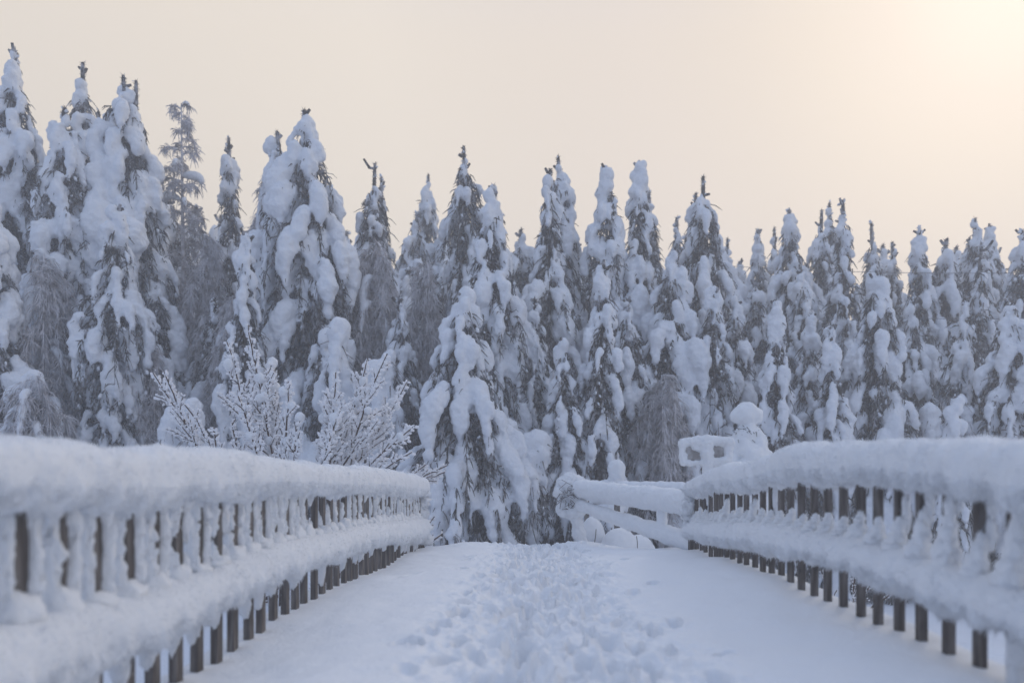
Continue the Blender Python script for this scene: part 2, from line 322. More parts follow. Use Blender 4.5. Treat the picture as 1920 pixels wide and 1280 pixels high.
def railing(side, T, Y0, Yend, y_first, label):
    g = np.random.default_rng(100 + side)
    root = empty('bridge_railing', (side * HX, Yend, ZC - .9), label, 'railing')
    off = np.array(root.location)
    o = np.argsort(T[:, 0]); T = T[o]
    f = lambda y, c: np.interp(y, T[:, 0], T[:, c])
    ys = np.concatenate([np.arange(Y0, 5.5, .012), np.arange(5.5, Yend, .016)])
    sm = lambda v: np.convolve(np.pad(v, 12, 'edge'), np.ones(25) / 25, 'valid')
    top, bot, mt, mb = [sm(f(ys, c)) + ZC + dz for c, dz in ((1, 0), (2, .015), (3, 0), (4, .03 if side < 0 else .045))]
    V, F, nn = snow_roll(ys, side * (HX + .03), top, bot, .175, 31 + side * 3, .035)
    ff = fuzz(V, nn, g, 60000, .008, .022, .0020, .25); f2 = fuzz(V, nn, g, 30000, .015, .04, .0028, .5, nn[:, 2] < -.15)
    V, F = join([(V, F), ff, f2]); link('snow_cap', mesh('snow_cap', V - off, F, M['snow']), root)
    V, F, nn = snow_roll(ys, side * (HX - .02), mt, mb, .15, 57 + side * 3, .045)
    ff = fuzz(V, nn, g, 50000, .008, .022, .0020, .25); f2 = fuzz(V, nn, g, 26000, .015, .04, .0028, .5, nn[:, 2] < -.15)
    V, F = join([(V, F), ff, f2]); link('ledge_snow', mesh('ledge_snow', V - off, F, M['snow']), root)
    for nm, c, dz, w in (('top_rail', 2, .05, .07), ('middle_rail', 4, .05, .05)):
        yy = np.linspace(Y0, Yend - .1, 60); zz = np.interp(yy, ys, (bot if c == 2 else mb)) + dz
        pr = []
        for a, b in ((-w, 0), (w, 0), (w, .05), (-w, .05)): pr.append(np.stack([np.full(60, side * (HX + .03) + a), yy, zz + b], -1))
        Vv = np.stack(pr, 1).reshape(-1, 3); k, j = np.meshgrid(np.arange(59), np.arange(4), indexing='ij'); j2 = (j + 1) % 4
        Ff = [np.stack([k * 4 + j, k * 4 + j2, k * 4 + 4 + j2, k * 4 + 4 + j], -1).reshape(-1, 4), np.array([[3, 2, 1, 0], [236, 237, 238, 239]])]
        link(nm, mesh(nm, Vv - off, Ff, M['wood'], False), root)
    y = y_first; k = 0; bd = .038 if side < 0 else .023
    while y < Yend - .12:
        zt = np.interp(y, ys, bot) + .06; zm1 = np.interp(y, ys, mt); zm0 = np.interp(y, ys, mb)
        zb = (np.interp(y, EL[:, 0], EL[:, 1]) if side < 0 else np.interp(y, ER[:, 0], ER[:, 1])) + ZC - .25
        jx, jw = g.normal(0, .004), g.normal(0, .002)
        Vb, Fb = box((side * HX - .022 + jx, y - bd, zb), (side * HX + .022 + jx, y + bd, zt))
        b = link('baluster', mesh('baluster', Vb - off, Fb, M['wood'], False), root)
        # snow clinging to the board
        pr = []
        gz = zt - zm1
        if side < 0:
            heavy = y < 6.2
            nfr = 5; cake = g.uniform(.75, 1.35)
            for q in range(nfr):                             # rime on the face towards the river mouth and the one behind
                z = zm1 + gz * (q + .5) / nfr - .02
                if g.random() < (.12 if heavy else .45) and 0 < q: continue
                pr.append(lump(g, (side * HX - .010 + g.normal(0, .008), y - .052, z), .044 * cake if heavy else .030 * cake, .026 * cake, gz / nfr * g.uniform(.8, 1.4), k * 11 + q, 3, .34))
                bulge = abs(q - 1.8) / 2.5
                if heavy or g.random() < .4: pr.append(lump(g, (side * HX + .02 - .022 * bulge, y + .056, z), .040 + .014 * bulge, .020 + .016 * bulge, gz / nfr * 1.2, k * 13 + q + 5, 2, .3))
            pr.append(lump(g, (side * HX + .022, y, zm1 + .0), .058, .095, g.uniform(.04, .11), k * 17 + 3))
            if g.random() < .6: pr.append(lump(g, (side * HX + .0, y - .03, zt - .04), .055, .05, g.uniform(.03, .08), k * 19 + 4))
            if y < 4.6 or g.random() < .55:
                for q in range(2): pr.append(lump(g, (side * HX - .005, y - .04, zm0 - .02 - .07 * q * g.random()), .045, .028, g.uniform(.06, .13), k * 7 + 30 + q))
        else:
            near = 1 - sstep(3.4, 5.4, np.array(y)).item()
            h = g.uniform(.075, .13) + near * g.uniform(.04, .15)
            if g.random() < .15: h += .07
            for q in range(5):                               # a drift that climbs the board as a tapering cone
                t = q / 4; wq = .060 * (1 - t) + .026 * t
                pr.append(lump(g, (side * HX - .04 + .035 * t + g.normal(0, .004), y - .03, zm1 - .01 + h * t), wq, .055 * (1 - t) + .028, max(.03, h * .32), k * 17 + q, 2, .24))
            if g.random() < .2 + .6 * near:
                for q in range(4):
                    z = zm1 + h + (gz - h) * (q + .4) / 4
                    if g.random() < .75: pr.append(lump(g, (side * HX + .026 + g.normal(0, .005), y - .034, z), .022, .024, (gz - h) / 4 * 1.1, k * 11 + q, 2, .3))
            if g.random() < .3: pr.append(lump(g, (side * HX, y - .02, zt - .05), .045, .04, g.uniform(.03, .06), k * 29 + 6))
            if y < 3.3: 
                for q in range(3): pr.append(lump(g, (side * HX + .0, y - .03, zm0 - .12 * q), .05, .05, .1, k * 7 + 30 + q))
        for sel in (True, False):
            pq = [x for x in pr if (x[0][:, 2].mean() > (zm0 + zm1) / 2) == sel]
            if not pq: continue
            Vs, Fs = join([(a, c) for a, c, n in pq]); nn = np.concatenate([n for a, c, n in pq])
            ff = fuzz(Vs, nn, g, 420 if sel else 150, .008, .022, .0018, .1)
            Vs, Fs = join([(Vs, Fs), ff]); link('clinging_snow' if sel else 'hanging_snow', mesh('clinging_snow', Vs - off, Fs, M['snow']), b)
        y += .252; k += 1
    # end post, wrapped in rime
    ye = Yend - .08; zt, zb = np.interp(ye, ys, bot) + .08, -1.15 + ZC
    Vb, Fb = box((side * HX - .06, ye - .06, zb), (side * HX + .06, ye + .06, zt)); b = link('end_post', mesh('end_post', Vb - off, Fb, M['wood'], False), root)
    pr = [lump(g, (side * HX - side * .02 + g.normal(0, .03), ye - .03 + g.normal(0, .03), z), g.uniform(.09, .14), .12, g.uniform(.06, .11), int(z * 100) + 50, 2, .3) for z in np.arange(ZC - .75 if side < 0 else ZC - .45, zt, .075)]
    Vs, Fs = join([(a, c) for a, c, n in pr]); nn = np.concatenate([n for a, c, n in pr]); ff = fuzz(Vs, nn, g, 5000, .012, .05, .003, .1)
    Vs, Fs = join([(Vs, Fs), ff]); link('clinging_snow', mesh('clinging_snow', Vs - off, Fs, M['snow']), b)
    return root
railing(-1, TL, 2.2, 12.75, 2.356, 'snow capped timber railing whose far end reaches the frosted shrubs')
railing(1, TR, 2.2, 9.72, 2.636, 'snow capped timber railing whose far end meets the low snowy barrier')

# ------------------------------------------------------------------ things past the end of the bridge
def from_blobs(parts, vox, sm, noise, seed, fz=None, clip=None):
    V, F = join(parts); V, F, no = remesh(V, F, vox, sm, noise, seed)
    if fz:
        g = np.random.default_rng(seed); V, F = join([(V, F), fuzz(V, no, g, *fz)])
    return V, F
def chain(A, B, ra, rb, n, flat=1.0, bend=0.0, seed=0, wob=.06):
    g = np.random.default_rng(seed); t = np.linspace(0, 1, n)[:, None]; C = np.asarray(A) * (1 - t) + np.asarray(B) * t
    C[:, 2] += bend * np.sin(np.pi * t[:, 0]); r = (ra * (1 - t) + rb * t)[:, 0] * (1 + wob * g.normal(size=n))
    return blobs(C, r, np.array([[0, 0, 1.0]]), flat, 2)
A1, B1 = P(1318, 944, 9.95), P(1082, 916, 14.0); A2, B2 = P(1318, 1021, 9.95), P(1078, 942, 14.0)
bar = empty('timber_barrier', (B1[0], B1[1], ground_z(B1[0], B1[1]).item()), 'snow buried timber barrier of two converging beams past the bridge end', 'barrier')
off = np.array(bar.location)
V, F = tube([A1 + [0, 0, -.05], B1 + [0, 0, -.05]], .05, 8); V2, F2 = tube([A2, B2], .045, 8)
link('upper_beam', mesh('upper_beam', V - off, F, M['wood']), bar); link('lower_beam', mesh('lower_beam', V2 - off, F2, M['wood']), bar)
NB = ((4, .02), (14, .012), (40, .005))
V, F = from_blobs([chain(A1, B1, .172, .172, 60, 1.05, -.01, 1, .02), chain(P(1120, 930, 13.2), P(1190, 938, 12), .13, .10, 16, 1, 0, 7)], .022, 6, NB, 3, (9000, .006, .018, .0025, .2)); link('upper_beam_snow', mesh('upper_beam_snow', V - off, F, M['snow']), bar)
V, F = from_blobs([chain(A2, B2, .135, .105, 70, 1.05, -.03, 2, .02), chain(P(1240, 945, 11.0), P(1241, 995, 11.0), .085, .085, 8, 1, 0, 3)], .022, 5, NB, 4, (9000, .006, .02, .0025, .2)); link('lower_beam_snow', mesh('lower_beam_snow', V - off, F, M['snow']), bar)
g = np.random.default_rng(5)
V, F = tube([[B1[0] + .25, B1[1] + .2, ground_z(B1[0], B1[1]).item() - .1], P(1072, 905, 14.1)], .06, 8); po = link('end_post', mesh('end_post', V - off, F, M['wood']), bar)
parts = [chain(P(1078, 950, 13.95), P(1090, 1030, 14.15), .10, .13, 16, 1, 0, 5), blobs([P(1058, 905, 14), P(1082, 903, 14.05), P(1068, 900, 14)], [.15, .15, .17], np.array([[0, 0, 1.]]), .85, 2)]
for k in range(44): parts.append(blobs([P(1069 + g.normal(0, 11), g.uniform(905, 962), 14 + g.normal(0, .08))], [g.uniform(.07, .13)], g.normal(size=(1, 3)), 1.4, 2))
V, F = from_blobs(parts, .02, 2, ((7, .02), (25, .015), (60, .008)), 6, (9000, .01, .035, .003, .0)); link('clinging_snow', mesh('clinging_snow', V - off, F, M['snow']), po)
tw = []
for k in range(34):
    c = P(1070 + g.normal(0, 10), g.uniform(912, 950), 13.76 + g.normal(0, .04)); tw.append(np.stack([c, c + g.normal(size=3) * [.06, .03, .06], c + g.normal(size=3) * [.10, .05, .10]]))
V, F = strands(np.array(tw), .006, 4); link('twig', mesh('twig', V - off, F, M['brush']), po)
# low beam crossing behind it
A, B = P(1330, 921, 15.5), P(1100, 909, 17.5)
rb = empty('log_rail', (A[0], A[1], ground_z(A[0], A[1]).item()), 'second snow covered rail showing just above the timber barrier', 'rail')
off = np.array(rb.location)
V, F = tube([A + [0, 0, -.1], B + [0, 0, -.1]], .06); link('beam', mesh('beam', V - off, F, M['wood']), rb)
for q in (A, B): 
    V, F = tube([[q[0], q[1], ground_z(q[0], q[1]).item() - .1], q + [0, 0, -.08]], .06); link('leg', mesh('leg', V - off, F, M['wood']), rb)
V, F = from_blobs([chain(A, B, .16, .14, 36, 1, 0, 8)], .03, 4, NB, 8); link('snow_cap', mesh('snow_cap', V - off, F, M['snow']), rb)
# snow balled on a marker post
q = P(1157, 880, 17.0)
mp_ = empty('marker_post', (q[0], q[1], ground_z(q[0], q[1]).item()), 'short post wearing a round ball of snow behind the timber barrier', 'post')
off = np.array(mp_.location)
V, F = tube([off + [0, 0, -.1], q + [0, 0, .05]], .07); link('post', mesh('post', V - off, F, M['wood']), mp_)
V, F = from_blobs([blobs([q + [0, 0, .02], q + [0, 0, -.12], q + [0, 0, -.3]], [.205, .19, .165], np.array([[0, 0, 1.]]), 1.0, 3)], .02, 4, ((4, .02), (16, .012), (45, .006)), 9, (5000, .006, .02, .0025, 0)); link('snow_ball', mesh('snow_ball', V - off, F, M['snow']), mp_)
# rimed sign
Y = 12.6; q = P(1323, 850, Y)
sg = empty('road_sign', (q[0], Y, ground_z(q[0], Y).item()), 'small rectangular sign furred over with snow on a single post', 'sign')
off = np.array(sg.location)
V, F = box(P(1279, 870, Y) + [0, .0, 0], P(1367, 828, Y) + [0, .025, 0]); link('panel', mesh('panel', V - off, F, M['painted_metal'], False), sg)
V, F = tube([off + [.03, .06, -.2], P(1326, 830, Y) + [0, .06, 0]], .035, 10); link('post', mesh('post', V - off, F, M['painted_metal']), sg)
pr = [chain(P(1281, 831, Y), P(1366, 829, Y), .095, .095, 16, .9, .05, 1), chain(P(1279, 834, Y), P(1281, 866, Y), .07, .06, 8, 1, 0, 2), chain(P(1366, 832, Y), P(1366, 866, Y), .08, .075, 8, 1, 0, 3),
      chain(P(1281, 868, Y), P(1366, 867, Y), .058, .07, 18, .8, 0, 4), chain(P(1325, 834, Y) + [0, -.03, 0], P(1326, 876, Y) + [0, -.02, 0], .115, .095, 12, 1, 0, 5), chain(P(1326, 876, Y), P(1327, 915, Y), .095, .10, 10, 1, 0, 6),
      chain(P(1338, 862, Y) + [0, -.03, 0], P(1362, 864, Y) + [0, -.03, 0], .05, .07, 8, 1, 0, 9), chain(P(1303, 838, Y), P(1316, 842, Y), .07, .07, 5, 1, 0, 10)]
V, F = from_blobs(pr, .018, 3, ((6, .02), (22, .014), (60, .008)), 12, (9000, .008, .025, .0025, .2)); link('clinging_snow', mesh('clinging_snow', V - off, F, M['snow']), sg)
# snow mounds by the path end
for (x, y, ry, px2, lab, nm) in ((1110, 1000, .40, 24, 'upright rounded snow hump under the end of the timber barrier', 0), (1172, 1012, .34, 42, 'wide low snow hump with a dark crack beneath the lower beam', 1)):
    Y = 14.8 - nm * .5; q = P(x, y, Y); hw = px2 / FPX * Y
    h = empty('snow_mound', (q[0], Y, q[2] - .3), lab, 'snow mound'); off = np.array(h.location)
    pr = [blobs([q + [0, 0, -.1]], [hw], np.array([[0, 0, 1.]]), 1.75 - .8 * nm, 3)]
    if nm: pr = [blobs([q + [-.1, 0, -.15]], [hw * .85], np.array([[0, 0, 1.]]), 1.05, 3), blobs([q + [.27, .1, -.25]], [hw * .75], np.array([[0, 0, 1.]]), 1.15, 3)]
    V, F = from_blobs(pr, .03, 1, ((3, .03), (12, .012)), 20 + nm); link('snow', mesh('snow', V - off, F, M['snow']), h)
    crack_shade = strands(np.array([[q + [.06 + .1 * nm, -hw - .02, .1], q + [.05 + .12 * nm, -hw - .06, 0], q + [.02 + .16 * nm, -hw, -.25]]]), .007, 5); link('twig', mesh('twig', crack_shade[0] - off, crack_shade[1], M['twig']), h)  # no real twig: dark strand laid on the snow as the shade in a crack
# young spruce bundled in snow with a mushroom cap
Y = 14.5; q = P(1402, 870, Y)
ms = empty('young_spruce', (q[0], Y, ground_z(q[0], Y).item()), 'young spruce bundled in snow with a mushroom shaped cap beside the sign', 'tree'); off = np.array(ms.location)
V, F = tube([off, P(1400, 780, Y)], [.06, .03]); link('trunk', mesh('trunk', V - off, F, M['bark']), ms)
z0 = off[2]
pr = [blobs([P(1397, 776, Y), P(1413, 780, Y), P(1384, 780, Y), P(1400, 772, Y)], [.22, .17, .15, .2], np.array([[0, 0, 1.]]), .95, 3), chain(P(1400, 795, Y), P(1399, 812, Y), .11, .10, 6, 1, 0, 1)]
for k in range(60):
    t = g.random(); a = g.uniform(0, 6.28); rr = (.12 + .52 * t ** .8) * .78; zz = P(0, 808 + 90 * t, Y)[2]
    pr.append(blobs([[q[0] + rr * math.cos(a), Y + rr * math.sin(a), zz]], [.12 + .06 * t], np.array([[math.cos(a) * .5, math.sin(a) * .5, -1]]), 1.5, 2))
pr.append(chain(P(1400, 812, Y), P(1402, 950, Y), .12, .62, 12))
V, F = from_blobs(pr, .03, 4, ((3, .03), (12, .015), (34, .008)), 30, (8000, .008, .03, .003, .1)); link('snow', mesh('snow', V - off, F, M['snow']), ms)
tw = []
for k in range(110):
    c = P(1401 + g.normal(0, 9), g.uniform(796, 816), Y + g.normal(0, .08) - .06); tw.append(np.stack([c, c + g.normal(size=3) * .05 + [0, -.03, -.05], c + g.normal(size=3) * .08 + [0, -.06, -.1]]))
V, F = strands(np.array(tw), .006, 3); link('twig', mesh('twig', V - off, F, M['needles']), ms)

# ------------------------------------------------------------------ frosted shrubs
def grow(g, base, d, L, r, depth, out):
    K = max(4, int(L / .07)); p = [np.array(base, float)]; d = norm(np.array(d, float)); d0 = d
    for k in range(K - 1):
        d = norm(d * .8 + d0 * .2 + g.normal(size=3) * (.045 if depth == 0 else .09) + np.array([0, 0, .02 if depth else 0])); p.append(p[-1] + d * L / (K - 1))
    p = np.array(p); out.append((p, r, depth))
    if depth < 2:
        side = norm(np.cross(d0, np.array([.25, 1, .1]) + g.normal(size=3) * .35)); s = 1
        step = .17 if depth == 0 else .12; t = .16 if depth == 0 else .18
        while t < .95:
            i = int(t * (K - 1)); q = p[i]; dd = norm(p[min(i + 1, K - 1)] - q + 1e-6); sd = norm(side * s + g.normal(size=3) * .6); sp = g.uniform(.40, .68)
            l = (L * (1 - t) ** .8 * (.34 if depth == 0 else .38) + (.08 if depth == 0 else .04)) * g.uniform(.5, 1.15)
            grow(g, q, dd * math.cos(sp) + sd * math.sin(sp), l, r * .58, depth + 1, out)
            s = -s; t += step / L * g.uniform(.7, 1.4)
def shrub(label, stems, seed, frost_r=.030, lumps=0):
    g = np.random.default_rng(seed); b = np.mean([np.asarray(s[0]) for s in stems], 0); b[2] = ground_z(b[0], b[1]).item()
    root = empty('frosted_shrub', b, label, 'shrub'); off = np.array(b); tw, C, rr, ax = [], [], [], []
    lum = []
    for base, d, L in stems:
        out = []; sl_ = sl_ if tw else []; grow(g, base, d, L, .019, 0, out); zb = ground_z(base[0], base[1]).item()
        out.append((np.stack([np.array([base[0] - .05, base[1], zb - .1]), (np.asarray(base) + [base[0] - .03, base[1], zb]) / 2, np.asarray(base)]), .02, 0))
        for p, r, dep in out:
            tw.append(tube(p, np.linspace(r, r * .45, len(p)), 5))
            n = max(2, int(np.linalg.norm(np.diff(p, axis=0), axis=1).sum() / (.034 if dep else .05))); t = np.linspace(.06, 1.0, n) * (len(p) - 1)
            i = np.clip(t.astype(int), 0, len(p) - 2); fr = (t - i)[:, None]; c = p[i] * (1 - fr) + p[i + 1] * fr; dd = norm(p[i + 1] - p[i])
            off_ = norm(np.cross(dd.mean(0), [.1, 1, .2])) * frost_r * .30 + [0, frost_r * (.75, .5, .35)[dep], frost_r * .1]; pp = p + off_
            rad = frost_r * (.88, .58, .42)[dep] * (1 + .35 * vnoise(p * 30 + seed, seed)); rad[-1] *= .6
            sl_.append(tube(pp, np.maximum(rad, .004), 6))
            for sgn in (-1, 1):
                sd = norm(np.cross(dd, [0.15, 1, .1])) * sgn
                k = g.random(n) < (.88 if dep else .7)
                q = c + sd * (r * .9 + frost_r * g.uniform(.4, .9, n))[:, None] + g.normal(size=(n, 3)) * [.006, .012, .006] + [0, .012, 0]
                C.append(q[k]); rr.append((frost_r * (1.15 if dep < 2 else .85) * g.uniform(.45, 1.2, n))[k]); ax.append(norm(dd + sd * .8 + g.normal(size=(n, 3)) * .35)[k])
            if lumps and dep == 0:
                for q in range(int(lumps * L)): lum.append(p[g.integers(2, len(p))] + g.normal(size=3) * .05)
    V, F = join(tw); link('stem', mesh('stem', V - off, F, M['twig']), root)
    C, rr, ax = np.concatenate(C), np.concatenate(rr), np.concatenate(ax)
    parts = [blobs(C, rr * .72, ax, 1.6, 1, .3, g)] + sl_
    parts.append(fuzz(C, norm(ax + g.normal(size=C.shape)), g, len(C) * 2, .02, .045, .006, 0))
    V, F = join(parts); link('hoar_frost', mesh('hoar_frost', V - off, F, M['frost'], False), root)
    if lum:
        lum = np.array(lum); lr = g.uniform(.05, .10, len(lum))
        V, F = from_blobs([blobs(lum, lr, np.array([[0, 0, 1.]]), 1.15, 2)], .02, 2, ((6, .02), (20, .012)), seed, (2500, .006, .02, .003, 0)); link('snow_clump', mesh('snow_clump', V - off, F, M['snow']), root)
    return root
def stem(x0, y0, x1, y1, Y, dy=0.0):
    a, b = P(x0, y0, Y), P(x1, y1, Y + dy); return (a, b - a, float(np.linalg.norm(b - a)))
shrub('open frosted shrub with thin slanting shoots, beside the tall spired one', [stem(400, 890, 292, 697, 12.4, .3), stem(390, 890, 318, 695, 12.6, -.2), stem(420, 890, 345, 760, 12.2), stem(410, 900, 408, 800, 12.0), stem(340, 900, 300, 830, 12.4), stem(450, 900, 440, 790, 12.3, .3)], 1, .025)
shrub('tallest frosted shrub with a spire of upright shoots above the railing', [stem(520, 900, 478, 605, 12.8), stem(505, 890, 424, 635, 12.6, .3), stem(530, 900, 540, 715, 12.5), stem(525, 900, 512, 690, 13.0, .2), stem(545, 900, 566, 780, 12.4), stem(500, 900, 450, 740, 12.4, -.2)], 2, .028, 2.2)
shrub('broad frosted shrub fanning out over the railing, its shoots leaning to the path', [stem(620, 920, 735, 665, 12.9), stem(610, 920, 690, 672, 13.1, .2), stem(600, 910, 612, 735, 12.7), stem(640, 920, 780, 800, 12.8), stem(640, 920, 752, 710, 13.2, .3), stem(615, 920, 650, 700, 12.6, -.2), stem(650, 925, 775, 850, 12.6), stem(590, 910, 640, 770, 12.3)], 3, .031, 1.5)
shrub('small frosted sprig reaching out past the end of the snow capped railing', [stem(740, 925, 838, 868, 13.2), stem(735, 925, 836, 886, 13.4), stem(730, 925, 800, 872, 13.3)], 4, .026)
shrub('tiny frosted twig low beside the railing end at the path edge', [stem(782, 1010, 815, 968, 13.1), stem(805, 1018, 830, 1000, 13.3), stem(786, 1006, 792, 968, 13.2)], 5, .020)
shrub('low bare frosted bush on the ice seen through the railing beside the barrier', [stem(1590, 1150, 1640, 1085, 12.0), stem(1570, 1150, 1540, 1070, 12.2), stem(1620, 1150, 1690, 1100, 11.8), stem(1600, 1150, 1600, 1060, 12.3)], 6, .012)
shrub('sparse frosted bush behind the balusters at the near end of the railing', [stem(40, 1080, 70, 940, 9.0), stem(60, 1080, 20, 930, 9.2), stem(180, 1080, 200, 930, 9.0), stem(130, 1080, 110, 950, 8.8)], 7, .022)

# ------------------------------------------------------------------ trees
def prof_fn(style, seed):
    k = lambda u: 1 + .36 * vnoise(np.array([[u * 6.0, seed * 3.7, 0]]), seed)[0]
    if style == 'slim': return lambda u: (min(1, ((1 - u) * 3.6) ** .6) * (.78 + .22 * (1 - u))) * k(u)
    if style == 'wide': return lambda u: min(1.0, 1.25 * (1 - u) ** .60) * min(1, .75 + u * 1.5) * k(u)
    return lambda u: min(1, .72 + u * 1.4) * min(1, 1.35 * (1 - u) ** .66) * k(u)
def conifer(seed, H, W, style='laden', cover=.85, tip=.5, load=1.0, vox=.065, lean=0.0, twigs=1.0, stub=0.10, podk=1.95, twin=False):
    """a spruce or pine under heavy snow: trunk, drooping needle sprays, hanging pods of snow"""
    g = np.random.default_rng(seed); prof = prof_fn(style, seed)
    ph = g.uniform(0, 6.28); lean = lean or g.uniform(-.022, .022)
    def trunk(z):
        z = np.asarray(z, float); u = z / H
        return np.stack([lean * H * u ** 2.2 + .05 * np.sin(u * 5 + ph), .05 * np.cos(u * 4 + ph), z], -1)
    zz = np.linspace(-.3, H, 14); tp = trunk(np.maximum(zz, 0)); tp[0, 2] = -.3
    tr = tube(tp, np.linspace(.05 + H * .0105, .02, 14), 7)
    C, rr, ax, el, tw, twr = [], [], [], [], [], []
    z = .05 * H
    Ht = H - tip
    while z < Ht:
        u = z / H; wd = max(W * prof(u), .12); dz = .35 * (.62 + .55 * min(1, wd)); n = max(3, int(round(2 * np.pi * wd / g.uniform(.5, .72)))); a0 = g.uniform(0, 6.28)
        for j in range(n):
            a = a0 + (j + g.uniform(-.32, .32)) * 2 * np.pi / n; L = wd * g.uniform(.55, 1.32); D = L * g.uniform(.8, 2.0) + .28
            t = np.linspace(0, 1, 9); r = L * np.sin(t * np.pi / 2) ** .85; base = trunk(np.clip(z + g.uniform(-.18, .18), 0, H))
            dirv = np.array([math.cos(a), math.sin(a)])
            p = np.stack([base[0] + dirv[0] * r, base[1] + dirv[1] * r, base[2] + .14 * L * np.sin(t * 2.2) - D * t ** 2.1], -1)
            if p[-1, 2] < -.3: p[:, 2] = np.maximum(p[:, 2], -.2)
            tg = norm(np.gradient(p, axis=0))
            if g.random() < cover * (.25 + .75 * min(1, u / .35)) * min(1, podk * dz / (.55 * (L + D))):
                r0 = float(np.clip(.085 + .115 * wd, .085, .205)) * g.uniform(.5, 1.4) * load; t0 = g.uniform(.05, .55); t1 = g.uniform(.85, 1.0)
                Ln = L * .8 + D * .8; r0 *= .92; m = max(5, int(Ln * (t1 - t0) / (r0 * .55)))
                s = np.linspace(0, 1, m); tt = t0 + (t1 - t0) * s; i = np.clip((tt * 8).astype(int), 0, 7); fr = (tt * 8 - i)[:, None]
                c = p[i] * (1 - fr) + p[i + 1] * fr; tn = tg[i]; bell = np.sin(np.pi * (.16 + .76 * s)) ** .8 * (1 + .20 * g.normal(size=m))
                rad = r0 * np.clip(bell, .3, 1.3); c = c + np.stack([dirv[0] * rad * .35, dirv[1] * rad * .35, rad * .35], -1) + g.normal(size=(m, 3)) * r0 * .12
                C.append(c); rr.append(rad * .93); ax.append(norm(tn + np.array([0, 0, -.7]))); el.append(np.full(m, 1.75))
            nt_ = max(3, int(L * 30 * twigs)); ti = g.uniform(.2, 1.0, nt_) * 8; i = np.clip(ti.astype(int), 0, 7); fr = (ti - i)[:, None]
            b = p[i] * (1 - fr) + p[i + 1] * fr; dv = norm(tg[i] * .6 + np.array([0, 0, -.55]) + g.normal(size=(nt_, 3)) * .45); l = g.uniform(.08, .26, nt_)[:, None] * (.55 + .45 * min(1, wd))
            q = b + dv * l; q2 = q + norm(dv + np.array([0, 0, -.8])) * l * .8
            tw.append(np.stack([b, q, q2], 1)); twr.append(np.stack([np.full(nt_, .016), g.uniform(.010, .022, nt_), np.full(nt_, .006)], -1))
            tw.append(np.stack([p[0], p[4], p[8]])[None]); twr.append(np.array([[.03, .02, .008]]))
        z += g.uniform(.26, .44) * (.62 + .55 * min(1, wd))
    ni = int(H * 80 * min(1.2, W) * twigs)                                         # inner sprays that close the crown
    zi = g.uniform(.03, .93, ni) * H; pr_ = np.array([prof(x / H) for x in zi]); a = g.uniform(0, 6.28, ni); r0_ = W * pr_ * g.uniform(.05, .75, ni)
    b = trunk(zi) + np.stack([np.cos(a) * r0_, np.sin(a) * r0_, 0 * zi], -1); dv = norm(np.stack([np.cos(a) * .5, np.sin(a) * .5, -np.ones(ni)], -1) + g.normal(size=(ni, 3)) * .4); l = g.uniform(.15, .5, ni)[:, None]
    tw.append(np.stack([b, b + dv * l * .5, b + dv * l + np.array([0, 0, -.1])], 1)); twr.append(np.stack([np.full(ni, .02), g.uniform(.014, .032, ni), np.full(ni, .008)], -1))
    # leader with its stubs, dark and furry, and lumps sitting under it
    top = trunk(H); zt = np.linspace(Ht - .5, H, 6); lp = trunk(zt)
    tw2 = [tube(lp, [.05, .06, .07, .07, .065, .045], 6)]
    for k in range(int(g.integers(1, 5))):
        b0 = trunk(H - g.uniform(.15, .95) * tip); a = g.uniform(0, 6.28); l = g.uniform(.5, 1.0) * stub * 2.4
        tw2.append(tube([b0, b0 + np.array([math.cos(a), math.sin(a), .15]) * l * .5, b0 + np.array([math.cos(a), math.sin(a), g.uniform(.2, .9)]) * l], [.045, .055, .04], 5))
    fz = np.stack([trunk(np.linspace(Ht - .4, H, 160))] * 1, 0)[0]; dv = norm(g.normal(size=(160, 3)) + [0, 0, .5]); tw.append(np.stack([fz, fz + dv * .06, fz + dv * .12], 1)); twr.append(np.tile([.014, .010, .003], (160, 1)))
    nl = int(3 + 3 * load); zl = np.linspace(Ht + tip * .35, Ht - .9, nl)
    for q in zl:
        if g.random() < .85:
            a = g.uniform(0, 6.28); c = trunk(q); rad = g.uniform(.10, .19) * load * (1 + .35 * (Ht - q)); C.append((c + [math.cos(a) * rad * .5, math.sin(a) * rad * .5, 0])[None]); rr.append(np.array([rad])); ax.append(np.array([[0, 0, 1.]])); el.append(np.array([g.uniform(.9, 1.5)]))
    if twin:
        q0 = trunk(H - 2.4); tw2.append(tube([q0, q0 + [.22, 0, .9], q0 + [.30, 0, 1.6], q0 + [.31, 0, 2.25]], [.06, .07, .07, .045], 6))
        fz = q0 + np.array([.30, 0, 1.3]) + np.array([0, 0, .95]) * g.uniform(0, 1, (90, 1)); dv = norm(g.normal(size=(90, 3)) + [0, 0, .5]); tw.append(np.stack([fz, fz + dv * .06, fz + dv * .12], 1)); twr.append(np.tile([.014, .010, .003], (90, 1)))
        C.append(q0 + np.array([[.26, .05, 1.1], [.18, -.12, .7]])); rr.append(np.array([.16, .2])); ax.append(np.array([[0, 0, 1.]] * 2)); el.append(np.array([1.2, 1.2]))
    C, rr, ax, el = np.concatenate(C), np.concatenate(rr), np.concatenate(ax), np.concatenate(el)
    V, F = blobs(C, rr, ax, el, 1); V, F, no = remesh(V, F, vox, 1, ((1.7, .06), (4.6, .06), (12, .03)), seed)
    T_ = np.concatenate(tw); nf = int(min(1500, len(T_) * .25)); i = g.choice(len(T_), nf); fl = T_[i, 1] * .6 + T_[i, 2] * .4    # flecks of snow caught in the needles
